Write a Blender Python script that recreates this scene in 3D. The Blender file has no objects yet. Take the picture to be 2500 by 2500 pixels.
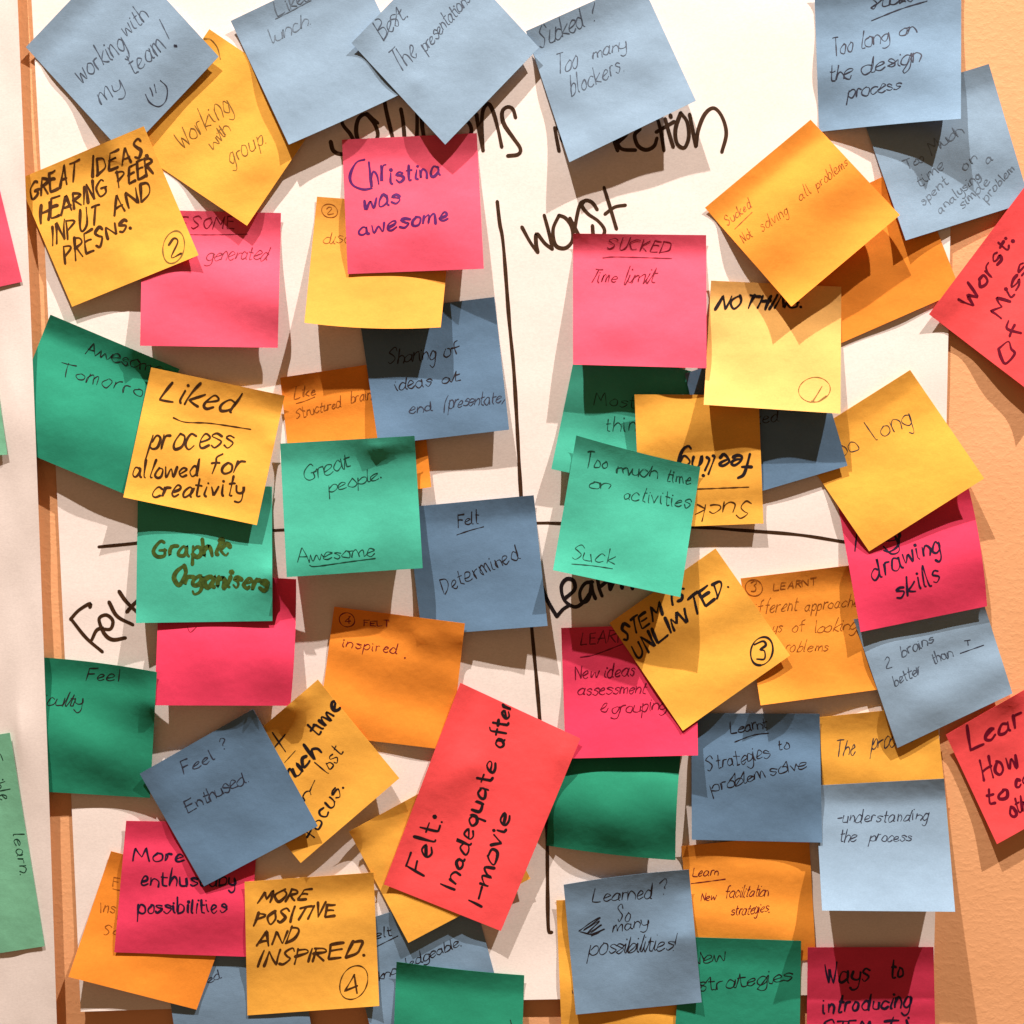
import bpy, math, random
import numpy as np

# ------------------------------------------------------------------ camera
SC = bpy.context.scene
D, PITCH = 0.66, math.radians(4.5)          # 0.66 m from the wall, held a little high
TH = 0.28125 / D                             # half frame width over distance
cam_d = bpy.data.cameras.new("camera"); cam_o = bpy.data.objects.new("camera", cam_d)
SC.collection.objects.link(cam_o); SC.camera = cam_o
cam_o.location = (0, -D*math.cos(PITCH), D*math.sin(PITCH))
cam_o.rotation_euler = (math.radians(90)-PITCH, 0, 0)
cam_d.sensor_width = 36; cam_d.lens = 18/TH
cam_d.clip_start = 0.01; cam_d.clip_end = 20

# ------------------------------------------------------------------ light
w = bpy.data.worlds.new("World"); SC.world = w; w.use_nodes = True
w.node_tree.nodes["Background"].inputs[0].default_value = (0.31, 0.165, 0.085, 1)
w.node_tree.nodes["Background"].inputs[1].default_value = 0.66
SC.view_settings.view_transform = 'Standard'; SC.view_settings.look = 'None'
SC.view_settings.exposure = 0.0; SC.view_settings.gamma = 1.0
SC.view_settings.use_curve_mapping = False

def downlight(name, loc, power, col, rad):
    l = bpy.data.lights.new(name, 'SPOT'); l.energy = power; l.color = col
    l.shadow_soft_size = rad; l.spot_size = math.radians(70); l.spot_blend = 0.5
    o = bpy.data.objects.new(name, l); SC.collection.objects.link(o); o.location = loc
    from mathutils import Vector
    o.rotation_euler = (Vector((0, 0, 0))-Vector(loc)).to_track_quat('-Z', 'Y').to_euler()
    return o
downlight("ceiling_spot", (-0.54, -0.80, 2.3), 425, (1.0, 0.845, 0.755), 0.012)
downlight("ceiling_spot", (1.03, -0.80, 2.3), 465, (1.0, 0.845, 0.755), 0.012)

# ------------------------------------------------------------------ picture geometry -> place on the wall
cp, sp = math.cos(PITCH), math.sin(PITCH)
CY, CZ = -D*cp, D*sp
def P(px, py, h):
    """point at height h in front of the wall plane, seen at photo position px, py (0..2500)"""
    px = np.asarray(px, float); py = np.asarray(py, float)
    a = (px-1250)/1250*TH; b = (1250-py)/1250*TH
    dx = a; dy = cp + b*sp; dz = -sp + b*cp
    t = (-np.asarray(h, float) - CY)/dy
    return np.stack([dx*t, CY+dy*t, CZ+dz*t], -1)

ZO = {1:(0,0),2:(600,0),3:(1200,0),4:(1800,0),5:(0,600),6:(600,600),7:(1200,600),8:(1800,600),
      9:(0,1200),10:(600,1200),11:(1200,1200),12:(1800,1200),13:(0,1800),14:(600,1800),15:(1200,1800),16:(1800,1800)}
K = 700/1932
def zp(z, x, y):
    return (ZO[z][0]+x*K, ZO[z][1]+y*K)

# ------------------------------------------------------------------ materials
def nodes_of(m):
    m.use_nodes = True; nt = m.node_tree; return nt, nt.nodes["Principled BSDF"]
def N(nt, t, **kw):
    n = nt.nodes.new(t)
    for k, v in kw.items():
        if k in n.inputs.keys(): n.inputs[k].default_value = v
        else: setattr(n, k, v)
    return n
def paper_mat(name, col, mottle=0.10, transl=0.06, fibre=0.35, grain=900, crumple=0.5):
    m = bpy.data.materials.new(name); nt, b = nodes_of(m); L = nt.links.new
    b.inputs["Roughness"].default_value = 0.82
    b.inputs["Specular IOR Level"].default_value = 0.22
    tc = N(nt, "ShaderNodeTexCoord"); oi = N(nt, "ShaderNodeObjectInfo")
    mul = N(nt, "ShaderNodeVectorMath", operation='SCALE'); mul.inputs[0].default_value = (3.1, 1.7, 2.3)
    L(oi.outputs["Random"], mul.inputs["Scale"])
    add = N(nt, "ShaderNodeVectorMath", operation='ADD')
    L(tc.outputs["Object"], add.inputs[0]); L(mul.outputs[0], add.inputs[1])
    # faint uneven dye, streaky along the grain of the paper
    mp = N(nt, "ShaderNodeMapping"); mp.inputs["Scale"].default_value = (1, 1, 1.9)
    L(add.outputs[0], mp.inputs[0])
    n1 = N(nt, "ShaderNodeTexNoise", Scale=38.0, Detail=5.0, Roughness=0.6); L(mp.outputs[0], n1.inputs["Vector"])
    n2 = N(nt, "ShaderNodeTexNoise", Scale=float(grain), Detail=3.0, Roughness=0.7); L(mp.outputs[0], n2.inputs["Vector"])
    r1 = N(nt, "ShaderNodeMapRange"); r1.inputs[1].default_value = .3; r1.inputs[2].default_value = .7
    r1.inputs[3].default_value = 1-mottle; r1.inputs[4].default_value = 1+mottle*0.6; L(n1.outputs[0], r1.inputs[0])
    r2 = N(nt, "ShaderNodeMapRange"); r2.inputs[1].default_value = .3; r2.inputs[2].default_value = .7
    r2.inputs[3].default_value = 0.93; r2.inputs[4].default_value = 1.06; L(n2.outputs[0], r2.inputs[0])
    mm = N(nt, "ShaderNodeMath", operation='MULTIPLY'); L(r1.outputs[0], mm.inputs[0]); L(r2.outputs[0], mm.inputs[1])
    vr = N(nt, "ShaderNodeMapRange"); vr.inputs[3].default_value = .94; vr.inputs[4].default_value = 1.05
    L(oi.outputs["Random"], vr.inputs[0])
    m3 = N(nt, "ShaderNodeMath", operation='MULTIPLY'); L(mm.outputs[0], m3.inputs[0]); L(vr.outputs[0], m3.inputs[1])
    sc = N(nt, "ShaderNodeVectorMath", operation='SCALE'); sc.inputs[0].default_value = col; L(m3.outputs[0], sc.inputs["Scale"])
    L(sc.outputs[0], b.inputs["Base Color"])
    bp = N(nt, "ShaderNodeBump"); bp.inputs["Strength"].default_value = fibre; bp.inputs["Distance"].default_value = 0.00012
    L(n2.outputs[0], bp.inputs["Height"])
    n4 = N(nt, "ShaderNodeTexNoise", Scale=95.0, Detail=2.0); L(add.outputs[0], n4.inputs["Vector"])
    bp2 = N(nt, "ShaderNodeBump"); bp2.inputs["Strength"].default_value = crumple; bp2.inputs["Distance"].default_value = 0.0006
    L(n4.outputs[0], bp2.inputs["Height"]); L(bp.outputs[0], bp2.inputs["Normal"]); L(bp2.outputs[0], b.inputs["Normal"])
    if transl > 0:
        t = N(nt, "ShaderNodeBsdfTranslucent"); L(sc.outputs[0], t.inputs[0])
        mx = N(nt, "ShaderNodeMixShader"); mx.inputs[0].default_value = transl
        out = nt.nodes["Material Output"]
        L(b.outputs[0], mx.inputs[1]); L(t.outputs[0], mx.inputs[2]); L(mx.outputs[0], out.inputs[0])
    return m
COL = {
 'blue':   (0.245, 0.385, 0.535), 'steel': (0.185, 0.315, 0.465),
 'yellow': (0.920, 0.480, 0.070), 'lemon': (0.95, 0.56, 0.17),
 'orange': (0.900, 0.310, 0.035), 'amber': (0.90, 0.42, 0.07),
 'pink':   (0.900, 0.112, 0.200), 'coral': (0.96, 0.095, 0.105), 'pink_shaded': (0.78, 0.050, 0.130), 'blue_shaded': (0.110, 0.212, 0.345),  # last two: pink and blue paper with dim light painted into the colour
 'tangerine': (0.93, 0.36, 0.045), 'green_shaded': (0.016, 0.260, 0.155),  # second one: green paper darkened, its shade put into the colour
 'green':  (0.022, 0.320, 0.205), 'teal':  (0.055, 0.44, 0.32), 'mint': (0.20, 0.56, 0.37)}
MAT = {k: paper_mat("paper_"+k, v) for k, v in COL.items()}
MAT['sheet'] = paper_mat("flip_chart_paper", (0.87, 0.828, 0.80), mottle=0.025, transl=0.0, fibre=0.2, grain=700, crumple=0.10)

def ink_mat(name, col, rough=0.5, var=0.5):
    m = bpy.data.materials.new(name); nt, b = nodes_of(m); L = nt.links.new
    b.inputs["Roughness"].default_value = rough; b.inputs["Specular IOR Level"].default_value = 0.25
    tc = N(nt, "ShaderNodeTexCoord")
    n = N(nt, "ShaderNodeTexNoise", Scale=420.0, Detail=4.0, Roughness=0.7); L(tc.outputs["Object"], n.inputs["Vector"])
    r = N(nt, "ShaderNodeMapRange"); r.inputs[1].default_value = .3; r.inputs[2].default_value = .72
    r.inputs[3].default_value = 1-var*0.5; r.inputs[4].default_value = 1+var; L(n.outputs[0], r.inputs[0])
    s = N(nt, "ShaderNodeVectorMath", operation='SCALE'); s.inputs[0].default_value = col; L(r.outputs[0], s.inputs["Scale"])
    L(s.outputs[0], b.inputs["Base Color"])
    return m
INK = {k: ink_mat("ink_"+k, c, var=v) for k, (c, v) in {
 'black': ((.012,.009,.012), .5), 'marker': ((.040,.018,.007), .8), 'brown': ((.055,.022,.006), 1.0),
 'ball_blue': ((.055,.080,.12), .5), 'ball_dark': ((.026,.032,.055), .5), 'pencil': ((.11,.16,.22), .4),
 'ball_yellow': ((.20,.11,.025), .5), 'ball_orange': ((.26,.075,.012), .4), 'ball_pink': ((.17,.004,.02), .4),
 'purple': ((.07,.006,.10), .5), 'navy': ((.012,.008,.028), .4), 'wine': ((.12,.002,.018), .4),
 'green_ink': ((.006,.045,.03), .4), 'olive': ((.035,.065,.010), .8)}.items()}

def wall_mat():
    m = bpy.data.materials.new("orange_peel_plaster"); nt, b = nodes_of(m); L = nt.links.new
    b.inputs["Roughness"].default_value = 0.6; b.inputs["Specular IOR Level"].default_value = 0.3
    tc = N(nt, "ShaderNodeTexCoord"); mp = N(nt, "ShaderNodeMapping"); mp.inputs["Scale"].default_value = (.9, 1, 1.1)
    L(tc.outputs["Object"], mp.inputs[0])
    n = N(nt, "ShaderNodeTexNoise", Scale=260.0, Detail=3.5, Roughness=0.55); L(mp.outputs[0], n.inputs["Vector"])
    r = N(nt, "ShaderNodeMapRange", interpolation_type='SMOOTHSTEP'); r.inputs[1].default_value = .42; r.inputs[2].default_value = .68; L(n.outputs[0], r.inputs[0])
    n2 = N(nt, "ShaderNodeTexNoise", Scale=900.0, Detail=2.0); L(mp.outputs[0], n2.inputs["Vector"])
    b1 = N(nt, "ShaderNodeBump"); b1.inputs["Strength"].default_value = 0.11; b1.inputs["Distance"].default_value = 0.0006; L(r.outputs[0], b1.inputs["Height"])
    b2 = N(nt, "ShaderNodeBump"); b2.inputs["Strength"].default_value = 0.3; b2.inputs["Distance"].default_value = 0.00012
    L(n2.outputs[0], b2.inputs["Height"]); L(b1.outputs[0], b2.inputs["Normal"]); L(b2.outputs[0], b.inputs["Normal"])
    n3 = N(nt, "ShaderNodeTexNoise", Scale=12.0, Detail=4.0); L(tc.outputs["Object"], n3.inputs["Vector"])
    cr = N(nt, "ShaderNodeValToRGB"); cr.color_ramp.elements[0].color = (.78,.405,.19,1); cr.color_ramp.elements[1].color = (.85,.46,.23,1)
    cr.color_ramp.elements[0].position = .3; cr.color_ramp.elements[1].position = .7
    L(n3.outputs[0], cr.inputs[0]); L(cr.outputs[0], b.inputs["Base Color"])
    return m

# ------------------------------------------------------------------ object helpers
def link_mesh(name, V, F, mat, parent=None, smooth=True, origin=None):
    V = np.asarray(V, float)
    o0 = np.array(origin if origin is not None else V.mean(0))
    me = bpy.data.meshes.new(name); me.from_pydata((V-o0).tolist(), [], F); me.update()
    if smooth: me.polygons.foreach_set("use_smooth", [True]*len(me.polygons))
    me.materials.append(mat)
    o = bpy.data.objects.new(name, me); SC.collection.objects.link(o)
    if parent is not None:
        o.parent = parent; o.location = tuple(o0-np.array(parent.location))
    else: o.location = tuple(o0)
    return o

# ------------------------------------------------------------------ height field of everything pinned so far
CELL = 4; X0 = -900; NX = 1000
H = np.zeros((NX, NX))            # rows = y, metres off the wall
def maxfilt(A, r):
    B = A.copy()
    for ax in (0, 1):
        C = B.copy()
        for s in range(1, r+1):
            C = np.maximum(C, np.roll(B, s, ax)); C = np.maximum(C, np.roll(B, -s, ax))
        B = C
    return B

class Sheet:
    """a sheet of paper: four corners in the photo (its own top-left, top-right, bottom-right, bottom-left),
    edge bows, corner lifts in mm, draped over what is already pinned"""
    def __init__(s, c, bow=(0,0,0,0)):
        s.c = np.array(c, float); s.bow = bow
        e = [s.c[1]-s.c[0], s.c[2]-s.c[1], s.c[3]-s.c[2], s.c[0]-s.c[3]]
        s.n = [np.array([v[1], -v[0]])/np.hypot(*v) for v in e]      # outward normals
    def bows(s, u, v):
        o = 0
        for k, f in ((0, 4*u*(1-u)*(1-v)), (1, 4*v*(1-v)*u), (2, 4*u*(1-u)*v), (3, 4*v*(1-v)*(1-u))):
            if s.bow[k]: o = o + s.bow[k]*f[..., None]*s.n[k]
        return o
    def fwd(s, u, v):
        u = np.asarray(u, float); v = np.asarray(v, float); a, b, c, d = s.c
        U = u[..., None]; V = v[..., None]
        return (1-U)*(1-V)*a + U*(1-V)*b + U*V*c + (1-U)*V*d + s.bows(u, v)
    def inv(s, p):
        p = np.asarray(p, float); a, b, c, d = s.c
        u = np.full(p.shape[:-1], .5); v = u.copy()
        for it in range(9):
            q = s.fwd(u, v)
            du = (1-v)[..., None]*(b-a) + v[..., None]*(c-d)
            dv = (1-u)[..., None]*(d-a) + u[..., None]*(c-b)
            r = p-q; det = du[..., 0]*dv[..., 1]-du[..., 1]*dv[..., 0]
            u = u + (r[..., 0]*dv[..., 1]-r[..., 1]*dv[..., 0])/det
            v = v + (du[..., 0]*r[..., 1]-du[..., 1]*r[..., 0])/det
            u = np.clip(u, -2, 3); v = np.clip(v, -2, 3)
        return u, v
    def drape(s, own, gap=0.0004, n=26, it=60):
        s.nu = s.nv = n
        g = np.linspace(0, 1, n); U, V = np.meshgrid(g, g); s.U, s.V = U, V
        h0 = own(U, V)
        p = s.fwd(U, V)
        r = max(2, int(0.75*np.hypot(*(s.c[1]-s.c[0]))/n/CELL)+1)
        r = min(r, 6)
        MF = maxfilt(H, r)
        ix = np.clip(((p[..., 0]-X0)/CELL).astype(int), 0, NX-1); iy = np.clip(((p[..., 1]-X0)/CELL).astype(int), 0, NX-1)
        need = np.maximum(MF[iy, ix]+gap-h0, 0)
        d = need.copy()
        for k in range(it):
            q = np.pad(d, 1, mode='edge')
            av = (q[:-2, 1:-1]+q[2:, 1:-1]+q[1:-1, :-2]+q[1:-1, 2:])/4
            d = np.maximum(av, need)
        # one gentle blur above the constraint so the drape has no kinks
        e = d.copy()
        for k in range(3):
            q = np.pad(e, 1, mode='edge'); e = (q[:-2, 1:-1]+q[2:, 1:-1]+q[1:-1, :-2]+q[1:-1, 2:]+2*e)/6
        d = e + max(0.0, float((need-e).max()))*0.35
        d = np.maximum(d, need)
        s.h = h0+d
        # write into the height field
        q = s.fwd(U, V); x0, y0 = q.min((0, 1)); x1, y1 = q.max((0, 1))
        i0 = max(0, int((x0-X0)/CELL)-1); i1 = min(NX, int((x1-X0)/CELL)+2)
        j0 = max(0, int((y0-X0)/CELL)-1); j1 = min(NX, int((y1-X0)/CELL)+2)
        gx, gy = np.meshgrid(X0+(np.arange(i0, i1)+.5)*CELL, X0+(np.arange(j0, j1)+.5)*CELL)
        u, v = s.inv(np.stack([gx, gy], -1))
        m = (u > -.01) & (u < 1.01) & (v > -.01) & (v < 1.01)
        hh = s.at(np.clip(u, 0, 1), np.clip(v, 0, 1))
        H[j0:j1, i0:i1] = np.where(m, hh, H[j0:j1, i0:i1])
    def at(s, u, v):
        fu = np.clip(u, 0, 1)*(s.nu-1); fv = np.clip(v, 0, 1)*(s.nv-1)
        i = np.minimum(fu.astype(int), s.nu-2); j = np.minimum(fv.astype(int), s.nv-2); a = fu-i; b = fv-j
        h = s.h
        return (1-a)*(1-b)*h[j, i]+a*(1-b)*h[j, i+1]+(1-a)*b*h[j+1, i]+a*b*h[j+1, i+1]
    def mesh(s, name, mat, thick=0.00012):
        p = s.fwd(s.U, s.V); n = s.nu
        T = P(p[..., 0], p[..., 1], s.h).reshape(-1, 3); B = T+np.array([0, thick, 0])
        V = np.concatenate([T, B]); k = n*n; F = []
        for j in range(n-1):
            for i in range(n-1):
                a = j*n+i; F.append((a, a+n, a+n+1, a+1)); F.append((k+a, k+a+1, k+a+n+1, k+a+n))
        rim = [i for i in range(n)]+[j*n+n-1 for j in range(1, n)]+[(n-1)*n+i for i in range(n-2, -1, -1)]+[j*n for j in range(n-2, 0, -1)]
        for a, b in zip(rim, rim[1:]+rim[:1]):
            F.append((a, b, k+b, k+a))
        o = link_mesh(name, V, F, mat, origin=T[:n].mean(0))
        # keep the cut edge crisp
        me = o.data
        try:
            me.attributes.new("sharp_edge", 'BOOLEAN', 'EDGE')
            rs = set(rim); arr = []
            for e in me.edges:
                a, b = e.vertices
                arr.append((a in rs and b in rs and abs(a-b) in (1, n)) or (a-k in rs and b-k in rs))
            me.attributes["sharp_edge"].data.foreach_set("value", arr)
        except Exception: pass
        return o

# ------------------------------------------------------------------ handwriting: a one-stroke alphabet
# "xy" pairs, x 0..9, y 0..9 above the line and a..d below it; "~" = smooth stroke; a lone point is a dot
GL = {
'a':("~44 25 03 01 20 42 45 41 50",), 'b':("~09 00 03 25 44 41 20 00",), 'c':("~44 25 03 01 20 41",),
'd':("~44 25 03 01 20 42 49 41 50",), 'e':("~02 33 44 25 03 01 20 41",), 'f':("~49 28 25 20","05 45"),
'g':("~44 25 03 01 20 42 45 4b 2d 0c",), 'h':("~09 00 03 25 43 40",), 'i':("~05 01 10","07"),
'j':("~25 2b 0d","27"), 'k':("09 00","45 02 40"), 'l':("~09 01 10",), 'm':("~05 00 03 25 30 33 55 60",),
'n':("~05 00 03 25 43 40",), 'o':("~25 03 01 20 41 44 25",), 'p':("~05 0d","~03 25 44 41 20 01"),
'q':("~44 25 03 01 20 42 45 4d",), 'r':("~05 00 03 15 35",), 's':("~44 25 04 23 42 20 01",),
't':("~18 11 20 30","05 35"), 'u':("~05 01 20 41 45 40",), 'v':("05 20 45",), 'w':("~05 10 34 50 65",),
'x':("05 40","45 00"), 'y':("~05 02 21 42 45 4b 2d 0c",), 'z':("05 45 00 40",),
'A':("00 39 60","13 53"), 'B':("09 00","~09 48 46 05 44 41 00"), 'C':("~58 39 06 03 20 51",),
'D':("09 00","~09 48 55 42 00"), 'E':("59 09 00 50","05 45"), 'F':("09 00","09 59","05 45"),
'G':("~58 39 06 03 20 51 54","34 64"), 'H':("09 00","59 50","05 55"), 'I':("09 00",), 'J':("~39 31 20 01",),
'K':("09 00","59 04 50"), 'L':("09 00 50",), 'M':("00 19 43 69 70",), 'N':("00 09 50 59",),
'O':("~39 06 03 30 53 56 39",), 'P':("09 00","~09 48 56 04"), 'R':("09 00","~09 48 56 05","15 50"),
'S':("~57 39 07 25 43 20 01",), 'T':("09 69","39 30"), 'U':("~09 02 20 42 49",), 'V':("09 30 59",),
'W':("09 20 36 50 79",), 'X':("09 50","59 00"), 'Y':("09 34 59","34 30"), 'Z':("09 59 00 50",),
'1':("39 30",), '2':("~07 29 47 00 50",), '3':("~08 39 46 25 43 30 01",), '4':("49 03 53","49 40"),
'.':("00",), ',':("~00 0b",), '!':("09 03","00"), '?':("~07 29 47 24 23","20"), '-':("04 44",), ':':("00","04"),
'(':("~39 15 12 2b",), ')':("~09 25 22 0b",)}
YV = {**{str(i): i for i in range(10)}, 'a': -1, 'b': -2, 'c': -3, 'd': -4}
def parse(st):
    sm = st[0] == '~'; st = st.lstrip('~')
    return sm, np.array([(int(t[0]), YV[t[1]]) for t in st.split()], float)
def spline(p, per=7):
    p = np.asarray(p, float)
    if len(p) < 3: return p
    q = np.vstack([2*p[0]-p[1], p, 2*p[-1]-p[-2]]); out = []
    for i in range(1, len(q)-2):
        a, b, c, d = q[i-1:i+3]
        for t in np.linspace(0, 1, per, endpoint=False):
            out.append(.5*((2*b)+(-a+c)*t+(2*a-5*b+4*c-d)*t*t+(-a+3*b-3*c+d)*t**3))
    out.append(p[-1]); return np.array(out)
def word_strokes(txt, p0, p1, cap, slant, rnd, join, hand=(1, 0, .13, 0)):
    """strokes in photo pixels for txt written from p0 to p1"""
    p0 = np.array(p0, float); p1 = np.array(p1, float); L = np.hypot(*(p1-p0)); dr = (p1-p0)/L; up = np.array([dr[1], -dr[0]])
    x = 0; items = []
    for ch in txt:
        if ch == ' ': x += 4; continue
        g = [parse(st) for st in GL.get(ch, ())]
        if not g: continue
        wd = max(q[:, 0].max() for _, q in g)
        k = rnd.uniform(.88, 1.12)
        items.append((x, g, wd, k)); x += max(wd*k, .6)+(1.0 if join and ch.islower() else 1.9)*rnd.uniform(.75, 1.25)
    if not items: return []
    tot = items[-1][0]+items[-1][2]; sx = L/max(tot, 1); sy = cap/9.0
    out = []; prev_end = None; drift = 0
    for n, (x, g, wd, k) in enumerate(items):
        drift = 0.7*drift + rnd.gauss(0, .16); rot = rnd.gauss(0, .07); ky = rnd.uniform(.86, 1.14)*hand[0]; rot += hand[1]
        for m, (sm, q) in enumerate(g):
            r = q.copy(); r += np.array([[rnd.gauss(0, hand[2]), rnd.gauss(0, hand[2])] for _ in range(len(r))])
            r[:, 0] += hand[3]*np.sin(r[:, 1]*.7)
            if sm: r = spline(r)
            elif len(r) > 1:            # straight pen strokes bow a little too
                r2 = []
                for a, b in zip(r[:-1], r[1:]):
                    bw = rnd.gauss(0, .18); nn = np.array([b[1]-a[1], a[0]-b[0]])/max(np.hypot(*(b-a)), .1)
                    for t in np.linspace(0, 1, 6, endpoint=False): r2.append(a+(b-a)*t+nn*bw*4*t*(1-t))
                r2.append(r[-1]); r = np.array(r2)
            xx = x+r[:, 0]*k; yy = r[:, 1]*ky+drift
            pts = p0 + (xx*sx)[:, None]*dr + (yy*sy)[:, None]*up
            # slant and small turn of each letter about its foot
            c0 = p0+(x*sx)*dr; rel = pts-c0
            along = rel@dr; upw = rel@up
            along = along + upw*(slant+rot)
            pts = c0+along[:, None]*dr+upw[:, None]*up
            if m == 0 and join and prev_end is not None and txt.replace(' ', '')[n] in 'bhiklmnrtuewpyjx' and sx > 4.0 and len(pts) > 2:
                pts = np.vstack([prev_end, (prev_end*.45+pts[0]*.55)-up*sy*.5, pts])
            out.append(pts)
            if m == 0:
                prev_end = pts[-1] if len(pts) > 2 else None
    return out
def px_circle(c, rx, ry, rnd, tilt=0.3, start=1.2):
    n = 22; t = np.linspace(start, start+2*math.pi*1.04, n)
    x = rx*np.cos(t)*(1+.03*np.sin(2*t+rnd.random())); y = ry*np.sin(t)
    return spline(np.stack([c[0]+x*math.cos(tilt)-y*math.sin(tilt), c[1]+x*math.sin(tilt)+y*math.cos(tilt)], -1), 3)

EPS = [0]
def ink_mesh(name, sheet, strokes, width, mat, parent, rnd, vary=.42):
    V = []; F = []
    for st in strokes:
        st = np.asarray(st, float)
        if len(st) == 1:
            st = np.array([st[0], st[0]+[width*.25, width*.1]]); wk = 1.35
        else: wk = 1
        # resample
        d = np.r_[0, np.cumsum(np.hypot(*np.diff(st, axis=0).T))]
        if d[-1] < .5: continue
        n = max(2, int(d[-1]/max(3.2, width*.35))+1); t = np.linspace(0, d[-1], n)
        st = np.stack([np.interp(t, d, st[:, 0]), np.interp(t, d, st[:, 1])], -1)
        u, v = sheet.inv(st); m = (u > .004) & (u < .996) & (v > .004) & (v < .996)
        run = []; runs = []
        for i, k in enumerate(m):
            if k: run.append(i)
            elif run: runs.append(run); run = []
        if run: runs.append(run)
        ph = rnd.uniform(0, 6)
        for run in runs:
            if len(run) < 2: continue
            q = st[run]; tg = np.gradient(q, axis=0); tg /= np.maximum(np.hypot(*tg.T), 1e-6)[:, None]
            nr = np.stack([-tg[:, 1], tg[:, 0]], -1)
            s = t[run]; wv = width*wk*.5*(1+vary*np.sin(s/width*.55+ph)*.6+vary*.6*np.sin(s/width*.23+2*ph))
            cap = min(len(run)//2, 1)
            a = q+nr*wv[:, None]; b = q-nr*wv[:, None]
            EPS[0] = (EPS[0]+1) % 24; e = 0.00007+EPS[0]*0.0000018
            # rounded ends
            hd = [q[0]-tg[0]*wv[0]*.85+nr[0]*wv[0]*.45, q[0]-tg[0]*wv[0]*.85-nr[0]*wv[0]*.45]
            tl = [q[-1]+tg[-1]*wv[-1]*.85+nr[-1]*wv[-1]*.45, q[-1]+tg[-1]*wv[-1]*.85-nr[-1]*wv[-1]*.45]
            A = np.vstack([hd[0], a, tl[0]]); B = np.vstack([hd[1], b, tl[1]])
            al = np.concatenate([A, B]); uu, vv = sheet.inv(al)
            W = P(al[:, 0], al[:, 1], sheet.at(uu, vv)+e)
            k0 = len(V); V.extend(W.tolist()); n2 = len(A)
            for i in range(n2-1): F.append((k0+i, k0+i+1, k0+n2+i+1, k0+n2+i))
    if not V: return None
    # faces must look towards the camera (-y)
    V = np.array(V); G = []
    for f in F:
        a, b, c = V[f[0]], V[f[1]], V[f[2]]
        G.append(f if np.cross(b-a, c-a)[1] < 0 else f[::-1])
    return link_mesh(name, V, G, mat, parent, origin=np.array(parent.location))

# ------------------------------------------------------------------ the wall
s = 1.1; g = 2
bm_v = [(-s, 0, -s), (s, 0, -s), (s, 0, s), (-s, 0, s), (-s, .12, -s), (s, .12, -s), (s, .12, s), (-s, .12, s)]
wall = link_mesh("wall", bm_v, [(0,1,2,3),(4,7,6,5),(0,4,5,1),(1,5,6,2),(2,6,7,3),(3,7,4,0)], wall_mat(), smooth=False, origin=(0,0,0))
wall["kind"] = "structure"; wall["label"] = "orange plaster wall with a fine bumpy texture"

# ------------------------------------------------------------------ notes
def wav(rnd, amp, k=3):
    T = [(rnd.uniform(1.0, 4.2), rnd.uniform(1.0, 4.2), rnd.uniform(0, 6.28), rnd.uniform(.4, 1)) for _ in range(k)]
    def f(U, V):
        return amp*sum(w*np.sin(a*U*math.pi+b*V*math.pi*(1 if i % 2 else -1)+ph) for i, (a, b, ph, w) in enumerate(T))/k
    return f
LS = 0.82
def own_height(seed, lift, p, base, mode, bend, amp=0.00045, bulge=0):
    rnd = random.Random(seed); f1 = wav(rnd, amp, 4); lb, lr = lift[0]*LS/1000, lift[1]*LS/1000; tt = rnd.uniform(1.2, 2.6)/1000; ra = rnd.uniform(.3, .85)/1000; rf = rnd.uniform(.9, 1.9); rs = rnd.uniform(-.6, .6); rp = rnd.uniform(0, 6.28); rc = rnd.choice((-1, 1))*rnd.uniform(0, 3.2)/1000; tb = rnd.uniform(-.5, .5)
    def own(U, V):
        t = np.clip((V-.14)/.86, 0, 1)
        if mode == 's': f = 0.75*(t*t*(3-2*t))+.25*t
        elif mode == 'c': f = 1.25*np.sin(t*math.pi*.62)/1.16
        elif mode == 'w': f = t**1.2+.16*np.sin(t*2*math.pi)
        else: f = t**p
        top = tt*np.clip(1-V/.16, 0, 1)**1.3*(1+tb*(U-.5)*2)
        h = (base+1.2)/1000 + top + f*(lb*(1-U)+lr*U) + bend/1000*4*U*(1-U)*np.clip(t, 0, 1)
        rip = ra*np.sin(2*math.pi*(V*rf+(U-.5)*rs)+rp)*np.clip(V*4-.4, 0, 1)
        cl, cr = (rc if rc > 0 else 0), (-rc if rc < 0 else 0)
        h = h + rip + bulge/1000*np.sin(math.pi*np.clip((V-.05)/.95, 0, 1)**1.15)**1.5*(.8+.4*U) + cl*((1-U)*V)**5 + cr*(U*V)**5
        return h + (f1(U, V)+amp)*np.clip(.25+V*1.2, 0, 1)
    return own

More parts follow.
